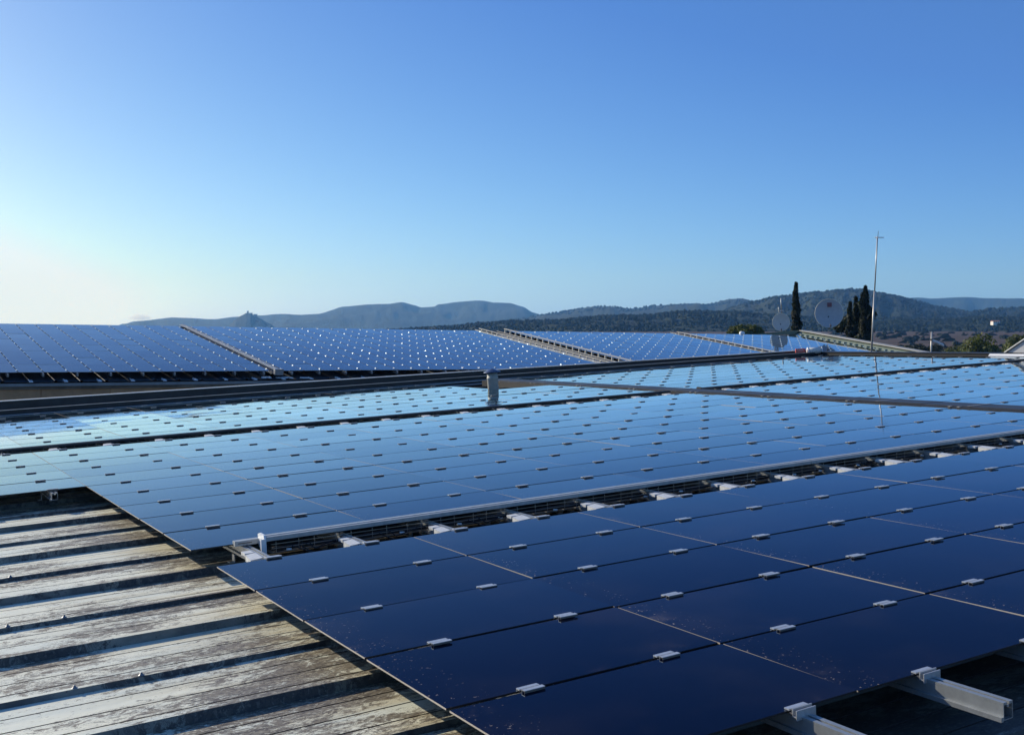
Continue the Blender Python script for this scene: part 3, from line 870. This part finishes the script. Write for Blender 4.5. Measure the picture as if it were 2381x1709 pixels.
tray('cable_tray', 10.30, 19.9, 0.505, 'near cable tray continuing beyond the duct at the right edge')
def tray2(x0, x1, label):
    o = tray('cable_tray', x0, x1, 8.05, label, True)
    return o
tray2(-1.5, 9.62, 'rear dark cable tray behind the middle panels, left of the duct')
tray2(10.25, 20.1, 'rear dark cable tray behind the middle panels, right of the duct')

# long grey duct running across the slope on pairs of little brackets
du = empty('cable_duct', NF @ T((9.75, -1.0, 0)))
b = MB(); L = 15.4; ns = 11
for i in range(ns):
    a = L * i / ns; c = L * (i + 1) / ns - .006; dz = .003 * (i % 2)
    b.box(.03, .44, a, c, .014 + dz, .018 + dz); b.box(.027, .03, a, c, .010 + dz, .018 + dz)
b.build('cover', M['duct'], du)
b = MB(); b.box(-.050, .41, 0, L, -.11, .009); b.build('duct_shade_body', M['seal_shade'], du)  # black body stands in for the shadow under the duct cover
b = MB()
for i in range(ns): b.box(.03, .44, L * (i + .5) / ns, L * (i + .5) / ns + .03, .0215, .0235)
b.build('joint_strip', M['conduit'], du)
lg = MB(); lg.box(-.035, -.028, 0, .035, -.02, .013); lg.box(-.035, .02, 0, .035, .0132, .0172)
lme = lg.mesh('bracket_leg', M['conduit'])
yl = .35
while yl < L:
    for dy in (0, .13):
        o = bpy.data.objects.new('bracket_leg', lme); COL.objects.link(o); o.parent = du; o.location = (0, yl + dy, 0)
    yl += 1.62
tag(du, 'long low grey duct crossing the panels diagonally on paired brackets', 'duct')

# conduits lying in the gutter zone beside the parapet
for i, (yy, zz, rr, lab) in enumerate(((14.98, -.04, .022, 'front grey conduit lying along the dark strip before the parapet'), (14.86, -.10, .018, 'lower grey conduit nearest the rear panels beside the parapet'))):
    b = MB(); b.tube([(XA + 6 + 2 * j, yy + .012 * math.sin(j * 1.7), zz + .006 * math.sin(j * 2.3)) for j in range(14)], rr, 8)
    o = b.build('conduit', M['conduit'], None, NF); tag(o, lab, 'pipe')

# vent pipe with a conical cowl in the notch of the rear array
vp = empty('vent_pipe', NF @ T((8.74, 12.22, PAN)) @ Matrix.Rotation(R(-2.0), 4, 'Y'))
b = MB(); b.lathe([(.105, 0), (.105, .34), (.109, .345), (.109, .365), (.100, .37), (.098, .44), (.090, .44)], 28); b.build('pipe', M['pipe'], vp)
b = MB(); b.lathe([(.0, .535), (.03, .528), (.09, .502), (.165, .468), (.168, .462), (.10, .466), (.0, .47)], 28); b.build('cowl', M['cowl'], vp)
b = MB()
for k_ in range(3):
    a = k_ * 2.09 + .4; b.box(.096 * math.cos(a) - .006, .096 * math.cos(a) + .006, .096 * math.sin(a) - .006, .096 * math.sin(a) + .006, .43, .485)
b.build('cowl_stay', M['pipe'], vp)
b = MB(); b.lathe([(.105, .0), (.16, .0), (.112, .05), (.105, .05)], 24); b.build('base_collar', M['flash'], vp)
tag(vp, 'grey vent pipe with conical blue-grey cap standing beside the rear panels', 'vent pipe')

# pale drum and red box on the corner upstand
dr = empty('drum', NF @ T((20.24, 15.15, .0)))
b = MB()
for (xa, xb, rr) in ((-.13, .17, .085),):
    b.tube([(xa, -xa * .59, .10), (xb, -xb * .59, .10)], rr, 20)
b.build('barrel', M['pale'], dr)
b = MB(); b.tube([(-.15, .089, .10), (-.128, .076, .10)], .093, 20); b.tube([(.17, -.10, .10), (.188, -.111, .10)], .092, 20); b.build('end_ring', M['white'], dr)
b = MB(); b.box(-.1, .14, -.06, .05, -.01, .015); b.build('cradle', M['dark'], dr)
tag(dr, 'small pale drum lying at the roof corner below the large dish', 'drum')
bx = empty('sign_box', NF @ T((19.95, 15.35, .05)) @ Matrix.Rotation(R(-30.6), 4, 'Z'))
b = MB(); b.box(-.13, .13, -.03, .03, .01, .115); b.build('body', M['red'], bx)
b = MB(); b.box(-.10, -.08, -.02, .02, -.12, .008); b.box(.08, .10, -.02, .02, -.12, .008); b.build('leg', M['dark'], bx)
# faint, unreadable pale lettering: short strokes as the photograph shows
b = MB(); rt = random.Random(2); x = -.10
for k_ in range(8):
    w_ = rt.uniform(.010, .018)
    b.box(x, x + .005, -.0325, -.0302, .05, .085); b.box(x + .0052, x + w_, -.0325, -.0302, .05 if k_ % 3 else .078, .056 if k_ % 3 else .085)
    x += w_ + .008
b.build('lettering', M['plug'], bx)
tag(bx, 'small red box with faint white lettering on the far parapet corner', 'sign box')

# rooflight at the right edge
rl = empty('rooflight', NF @ T((20.55, 9.75, 0)))
b = MB(); P0, P1, PK = -.05, -3.3, 1.02
b.face([(0.05, P0, .06), (0.05, P1, .06), (0.05, (P0 + P1) / 2, PK)][::-1])
b.face([(2.4, P0, .06), (2.4, P1, .06), (2.4, (P0 + P1) / 2, PK)])
b.face([(0.05, P0, .06), (2.4, P0, .06), (2.4, (P0 + P1) / 2, PK), (0.05, (P0 + P1) / 2, PK)][::-1])
b.face([(0.05, P1, .06), (2.4, P1, .06), (2.4, (P0 + P1) / 2, PK), (0.05, (P0 + P1) / 2, PK)])
b.build('glazing', M['sky_l'], rl)
b = MB()
b.tube([(0.03, P0, .06), (0.03, (P0 + P1) / 2, PK + .01)], .022, 6); b.tube([(0.03, P1, .06), (0.03, (P0 + P1) / 2, PK + .01)], .022, 6)
b.tube([(0.03, (P0 + P1) / 2, PK + .01), (2.42, (P0 + P1) / 2, PK + .01)], .022, 6)
b.build('frame', M['alud'], rl)
b = MB(); b.prism([(-.26, .0), (.02, .0), (.02, .05), (-.20, .05)], -3.5, .16, 'y'); b.build('base_flashing', M['white'], rl)
tag(rl, 'milky gabled rooflight with white base flashing at the right edge', 'rooflight')

# comb aerial on a short pole behind the upstand
ya_ = empty('comb_antenna', NF @ T((24.0, 14.45, -.55)) @ Matrix.Rotation(R(2.2), 4, 'Y') @ Matrix.Rotation(R(2.0), 4, 'X'))
b = MB(); b.tube([(0, 0, 0), (0, 0, .985)], .022, 10); b.build('pole', M['pole'], ya_)
b = MB(); b.tube([(0, 0, .76), (.26, -.20, .62)], .022, 6); b.build('boom', M['white'], ya_)
b = MB()
for k_ in range(10):
    t = .06 + .94 * k_ / 9; c = Vector((.26 * t, -.20 * t, .76 - .14 * t)); d_ = Vector((.45, .60, .0)).normalized() * (.12 - .004 * k_)
    b.tube([c - d_ * .5, c + d_ * .5], .012, 6)
    b.tube([c - Vector((0, 0, .04)), c + Vector((0, 0, .04))], .012, 6)
b.build('element', M['white'], ya_)
b = MB(); b.box(-.035, .035, -.035, .035, .74, .79); b.build('bracket', M['dark'], ya_)
tag(ya_, 'white comb-shaped aerial pointing right on a short pale pole', 'antenna')

# ------------------------------------------------------------------ far warehouse
fb = empty('warehouse', FF)
tag(fb, 'far warehouse with brown wall and panel-covered roof sloping towards us', 'building')
EB = -.56
b = MB()
SA, SB = -12.0, 36.1
k_ = 0; s = SA
pts = []
while s < SB:
    pts += [(s, -.20), (s + .22, -.20), (s + .245, -.165), (s + .285, -.165), (s + .31, -.20)]
    s += .60
pts = [p for p in pts if p[0] < SB] + [(SB, -.20)]
n = len(pts)
for yy in (EB, 9.62):
    for (x, z) in pts: b.v.append((x, yy, z))
for i in range(n - 1): b.f.append((i, i + 1, i + 1 + n, i + n)); b.mi.append(0); b.sm.append(False)
b.build('roof_sheet', M['farroof'], fb)
b = MB(); b.face([(SA, 9.62, -.17), (SB, 9.62, -.17), (SB, 20, -2.4), (SA, 20, -2.4)]); b.build('rear_slope', M['farroof'], fb)
b = MB(); b.prism([(9.42, -.05), (9.50, -.075), (9.66, -.045), (9.86, -.10), (9.86, -.2), (9.42, -.2)], SA, SB, 'x'); b.build('ridge_cap', M['flash'], fb)
b = MB(); b.prism([(EB - .13, -.29), (EB - .02, -.29), (EB - .02, -.232), (EB - .125, -.215)], SA, SB, 'x'); b.build('gutter', M['conduit'], fb)
b = MB(); b.box(SA, SB, EB - .05, EB + .03, -.375, -.295); b.build('fascia', M['fascia'], fb)
b = MB()
s = SA; kk = 0
while s < SB:
    e_ = min(SB, s + 1.62); b.box(s, e_ - .012, EB + .0 + (.004 if kk % 2 else 0), EB + .2, -7.4, -.38); s = e_; kk += 1
b.build('wall_panel', M['brown'], fb)
b = MB(); b.box(SA, SB, EB + .22, 19.8, -8.2, -2.5); b.build('wall', M['brown'], fb)
# rail ends and bright brackets along the eave
rm_ = MB(); rm_.box(-.02, .02, -.06, .2, -.10, -.02)
rme = rm_.mesh('rail_end', M['zinc'])
gm_ = MB(); gm_.box(-.05, .04, -.10, .12, 0, .022); gm_.box(-.05, -.03, -.10, .12, .022, .04)
gme = gm_.mesh('gutter_strap', M['white'])
s = -2.2; kk = 0
while s < 15:
    o = bpy.data.objects.new('rail_end', rme); COL.objects.link(o); o.parent = fb; o.location = (s, -.34, 0)
    o = bpy.data.objects.new('gutter_strap', gme); COL.objects.link(o); o.parent = fb; o.location = (s - .30, EB + .03, -.198)
    s += .80; kk += 1
# verge at the right gable: green sheet with a beige cap
b = MB(); b.prism([(35.42, -.2), (35.50, -.2), (35.95, .06), (36.05, .17), (35.98, .17), (35.62, .03), (35.42, -.02)], -.6, 9.75, 'y')
for q in range(30):
    yy = -.5 + q * .34; b.box(35.44, 35.62, yy, yy + .16, -.01, .045)
b.build('verge_trim', M['green'], fb)
b = MB(); b.prism([(35.72, .16), (36.12, .175), (36.12, .215), (35.72, .20)], -.6, 9.8, 'y'); b.build('verge_cap', M['beige'], fb)
b = MB()
b.face([(32.9, 9.95, -.05), (35.6, 9.95, -.05), (35.9, 9.9, .19), (35.3, 9.9, .15)])
b.face([(32.9, 9.95, -.05), (35.3, 9.9, .15), (35.9, 9.9, .19), (36.1, 12.5, -.6), (33.0, 12.5, -.8)])
b.build('ridge_end', M['green'], fb)
b = MB(); b.lathe([(0, .10), (.09, .09), (.13, .04), (.13, -.05)], 12, c=(31.9, 9.75, 0)); b.build('ridge_boss', M['white'], fb)

# trays of the far roof
def far_tray(sa, sb, label, lips, h=.07, dark=True, posts=False):
    e = empty('cable_tray', FF @ T((sa, -.32, 0)))
    W_ = sb - sa
    b = MB(); b.box(0, W_, 0, 9.85, -.11, -.085); b.build('tray_floor', M['duct'] if dark else M['alud'], e)
    b = MB()
    for (x, ww, z0_, z1_) in lips: b.box(x, x + ww, -.02, 9.9, z0_, z1_)
    b.build('cover', M['beige'] if posts else M['alu'], e)
    if posts:
        b = MB(); b.box(W_ * .45, W_ * .55 + .03, 0, .05, -.1, h - .015); me = b.mesh('strut', M['beige'])
        for q in range(24):
            o = bpy.data.objects.new('strut', me); COL.objects.link(o); o.parent = e; o.location = (0, .1 + q * .41, 0)
    tag(e, label, 'cable tray', None); return e
t1 = far_tray(5.23, 5.57, 'bright triple-striped cable tray on the far roof, leftmost there', [(.08, .05, .02, .035), (.15, .05, .025, .045), (.22, .05, .02, .035)], dark=True)
b = MB(); b.box(.06, .30, -.12, .0, -.10, .06); b.build('end_box', M['zinc'], t1)
b = MB()
b.tube([(.34, -.12, -.17), (.55, -.23, -.172)], .022, 8); b.tube([(.75, -.20, -.168), (1.05, -.24, -.17)], .02, 8); b.box(-.30, -.05, -.16, -.05, -.185, -.15); b.box(.12, .5, -.10, .0, -.19, -.17)
b.build('loose_fitting', M['white'], t1)
far_tray(17.18, 17.42, 'long pale tray on the far roof, left one of the close pair', [(0, .04, .0, .02), (.18, .06, .05, .075)], posts=True)
far_tray(18.22, 18.60, 'long pale tray on the far roof, right one of the close pair', [(0, .03, -.05, -.03), (.33, .06, .05, .08)], posts=True)
b = MB(); b.box(17.46, 18.18, -.3, 9.5, -.16, -.14); o = b.build('roof_gangway', M['zinc'], None, FF); tag(o, 'grey metal gangway strip between the close pair of trays', 'gangway')
far_tray(27.38, 27.82, 'pale tray on the far roof, nearest the green verge', [(0, .04, .0, .02), (.36, .07, .04, .065)], posts=True)

# ------------------------------------------------------------------ dishes, mast
def dish(mtx, rad, label, logo=False, leg=0.6, aim=0):
    e = empty('satellite_dish', mtx)
    # shell: axis along local -Y (towards the camera), slightly off to the left
    seg, rg = 36, 8
    rot = Matrix.Rotation(R(aim), 4, 'Z') @ Matrix.Rotation(R(-8), 4, 'X')
    b = MB()
    for side in (0, 1):
        n0 = len(b.v)
        for i in range(rg + 1):
            r_ = rad * i / rg
            for k in range(seg):
                t = 2 * PI * k / seg
                d_ = .16 * rad * (1 - (i / rg) ** 2) + side * .015
                b.v.append(tuple(rot @ Vector((r_ * math.cos(t) * .95, d_, r_ * math.sin(t)))))
        for i in range(rg):
            for k in range(seg):
                k2 = (k + 1) % seg; q = (n0 + i * seg + k, n0 + (i + 1) * seg + k, n0 + (i + 1) * seg + k2, n0 + i * seg + k2)
                b.f.append(q if side == 0 else q[::-1]); b.mi.append(0); b.sm.append(True)
    b.build('reflector', M['dish'], e)
    b = MB(); b.tube([tuple(rot @ Vector((rad * math.cos(2 * PI * k / 40) * .95, .006, rad * math.sin(2 * PI * k / 40)))) for k in range(41)], rad * .016, 6, caps=False)
    b.build('rim', M['rim'], e)
    b = MB()
    b.tube([(0, .12 * rad, -.2 * rad), (-.05, .25, -rad * .75), (-.07, .22, -leg - rad * .6)], .035, 8)
    b.build('mount', M['dark'], e)
    b = MB(); b.tube([(0, .02, -rad * .98), (-.02, -.10, -rad * 1.12), (-.05, -rad * .7, -rad * .9)], .014, 6)
    b.tube([(-.05, -rad * .7, -rad * .9), (-.05, -rad * .6, -rad * .78)], .035, 8)
    b.build('feed_arm', M['dark'], e)
    if logo:
        b = MB(); s_ = rad * .15
        c = Vector((rad * .03, .16 * rad * (1 - .36) - .03, rad * .60))
        b.v += [tuple(rot @ (c + Vector(q))) for q in ((-s_, 0, -s_), (s_, 0, -s_), (s_, -.004, s_), (-s_, -.004, s_))]
        b.f.append((0, 1, 2, 3)); b.mi.append(0); b.sm.append(False)
        b.build('logo', M['logo'], e)
    tag(e, label, 'satellite dish'); return e
big = Vector(px(1927, 728.5, 54.6)); dish(T(big), 33.5 / 2571.9 * 54.6, 'large grey satellite dish with faded red logo, left of the cypress clump', True, .25, -12)
sml = Vector(px(1815.5, 749, 55.6)); sd = dish(T(sml), 20.8 / 2571.9 * 55.6, 'smaller grey satellite dish with an aerial above it, at the far ridge', False, .1, -12)
an = empty('whip_antenna', T(Vector(px(1816.5, 741, 56.0))))
b = MB(); b.tube([(0, 0, -.5), (.0, 0, .75)], .022, 8); b.build('pole', M['dark'], an)
b = MB(); b.tube([(-.01, 0, .5), (-.03, 0, 1.03)], .035, 8); b.tube([(-.12, 0, .30), (-.15, 0, .58)], .03, 8); b.box(-.16, .09, -.03, .03, .36, .44); b.build('dipole', M['alud'], an)
b = MB(); b.box(-.36, -.33, -.02, .02, -.25, .12); b.box(-.36, -.1, -.02, .02, .09, .12); b.build('bracket', M['plug'], an)
tag(an, 'thin whip aerial rising above the smaller dish', 'antenna')

ms = empty('mast', FF @ T((33.6, 3.40, -.15)))
ms.matrix_world = T(ms.matrix_world.translation) @ Matrix.Rotation(R(2.35), 4, 'Y')
Hm = 5.15
b = MB(); b.tube([(0, 0, 0), (0, 0, Hm * .55)], .040, 10); b.tube([(0, 0, Hm * .55), (0, 0, Hm)], .028, 10); b.build('pole', M['pole'], ms)
b = MB(); b.tube([(-.12, 0, Hm + .02), (.28, 0, Hm + .03)], .018, 6); b.tube([(0, -.12, Hm), (0, .12, Hm)], .018, 6); b.lathe([(0, .08), (.045, .05), (.05, 0)], 10, c=(0, 0, Hm)); b.build('cross_head', M['plug'], ms)
b = MB(); b.tube([(0.02, 0, Hm + .05), (0.025, 0, Hm + .30)], .010, 6); b.build('spike', M['dark'], ms)
tag(ms, 'tall thin pale mast with a small cross at its top', 'mast')

# ------------------------------------------------------------------ cloud above the far-left hills
cl = MB(); seg_, rg_ = 48, 24
for i in range(rg_ + 1):
    ph = PI * i / rg_
    for k in range(seg_):
        th = 2 * PI * k / seg_
        d_ = Vector((math.sin(ph) * math.cos(th), math.sin(ph) * math.sin(th), math.cos(ph)))
        q = 1 + .35 * noise.fractal(d_ * 2.2 + Vector((5, 1, 2)), 0.7, 2.1, 5)
        cl.v.append((d_.x * 225 * q, d_.y * 120 * q, d_.z * (80 if d_.z > 0 else 40) * q * (1 - .25 * d_.x)))
for i in range(rg_):
    for k in range(seg_):
        k2 = (k + 1) % seg_
        cl.f.append((i * seg_ + k, (i + 1) * seg_ + k, (i + 1) * seg_ + k2, i * seg_ + k2)); cl.mi.append(0); cl.sm.append(True)
tn = M['cloud'].node_tree; tn.nodes.clear()
co_ = tn.nodes.new("ShaderNodeOutputMaterial"); cv_ = tn.nodes.new("ShaderNodeVolumePrincipled")
cv_.inputs["Color"].default_value = (1, 1, 1, 1); cv_.inputs["Absorption Color"].default_value = (1, 1, 1, 1)
cv_.inputs["Density"].default_value = 0.0045; cv_.inputs["Anisotropy"].default_value = 0.72
tn.links.new(cv_.outputs[0], co_.inputs["Volume"])
o = cl.build('cloud', M['cloud'], None, T(Vector(px(328, 740, 21000))))
tag(o, 'small white cloud low over the hills at the left', 'cloud')

# ------------------------------------------------------------------ air
hz = MB(); hz.box(-8600, 8600, -8600, 8600, -1.5, 420)
hm = bpy.data.materials.new("haze_air"); hm.use_nodes = True
t = hm.node_tree; t.nodes.clear()
out = t.nodes.new("ShaderNodeOutputMaterial"); pvn = t.nodes.new("ShaderNodeVolumePrincipled")
pvn.inputs["Color"].default_value = (0.17, 0.46, 1.0, 1); pvn.inputs["Density"].default_value = 0.000112
pvn.inputs["Absorption Color"].default_value = (1, 1, 1, 1); pvn.inputs["Anisotropy"].default_value = 0.2
t.links.new(pvn.outputs[0], out.inputs["Volume"])
tag(hz.build('haze', hm), 'faint blue haze in the air between here and the mountains', 'haze', kind='stuff')
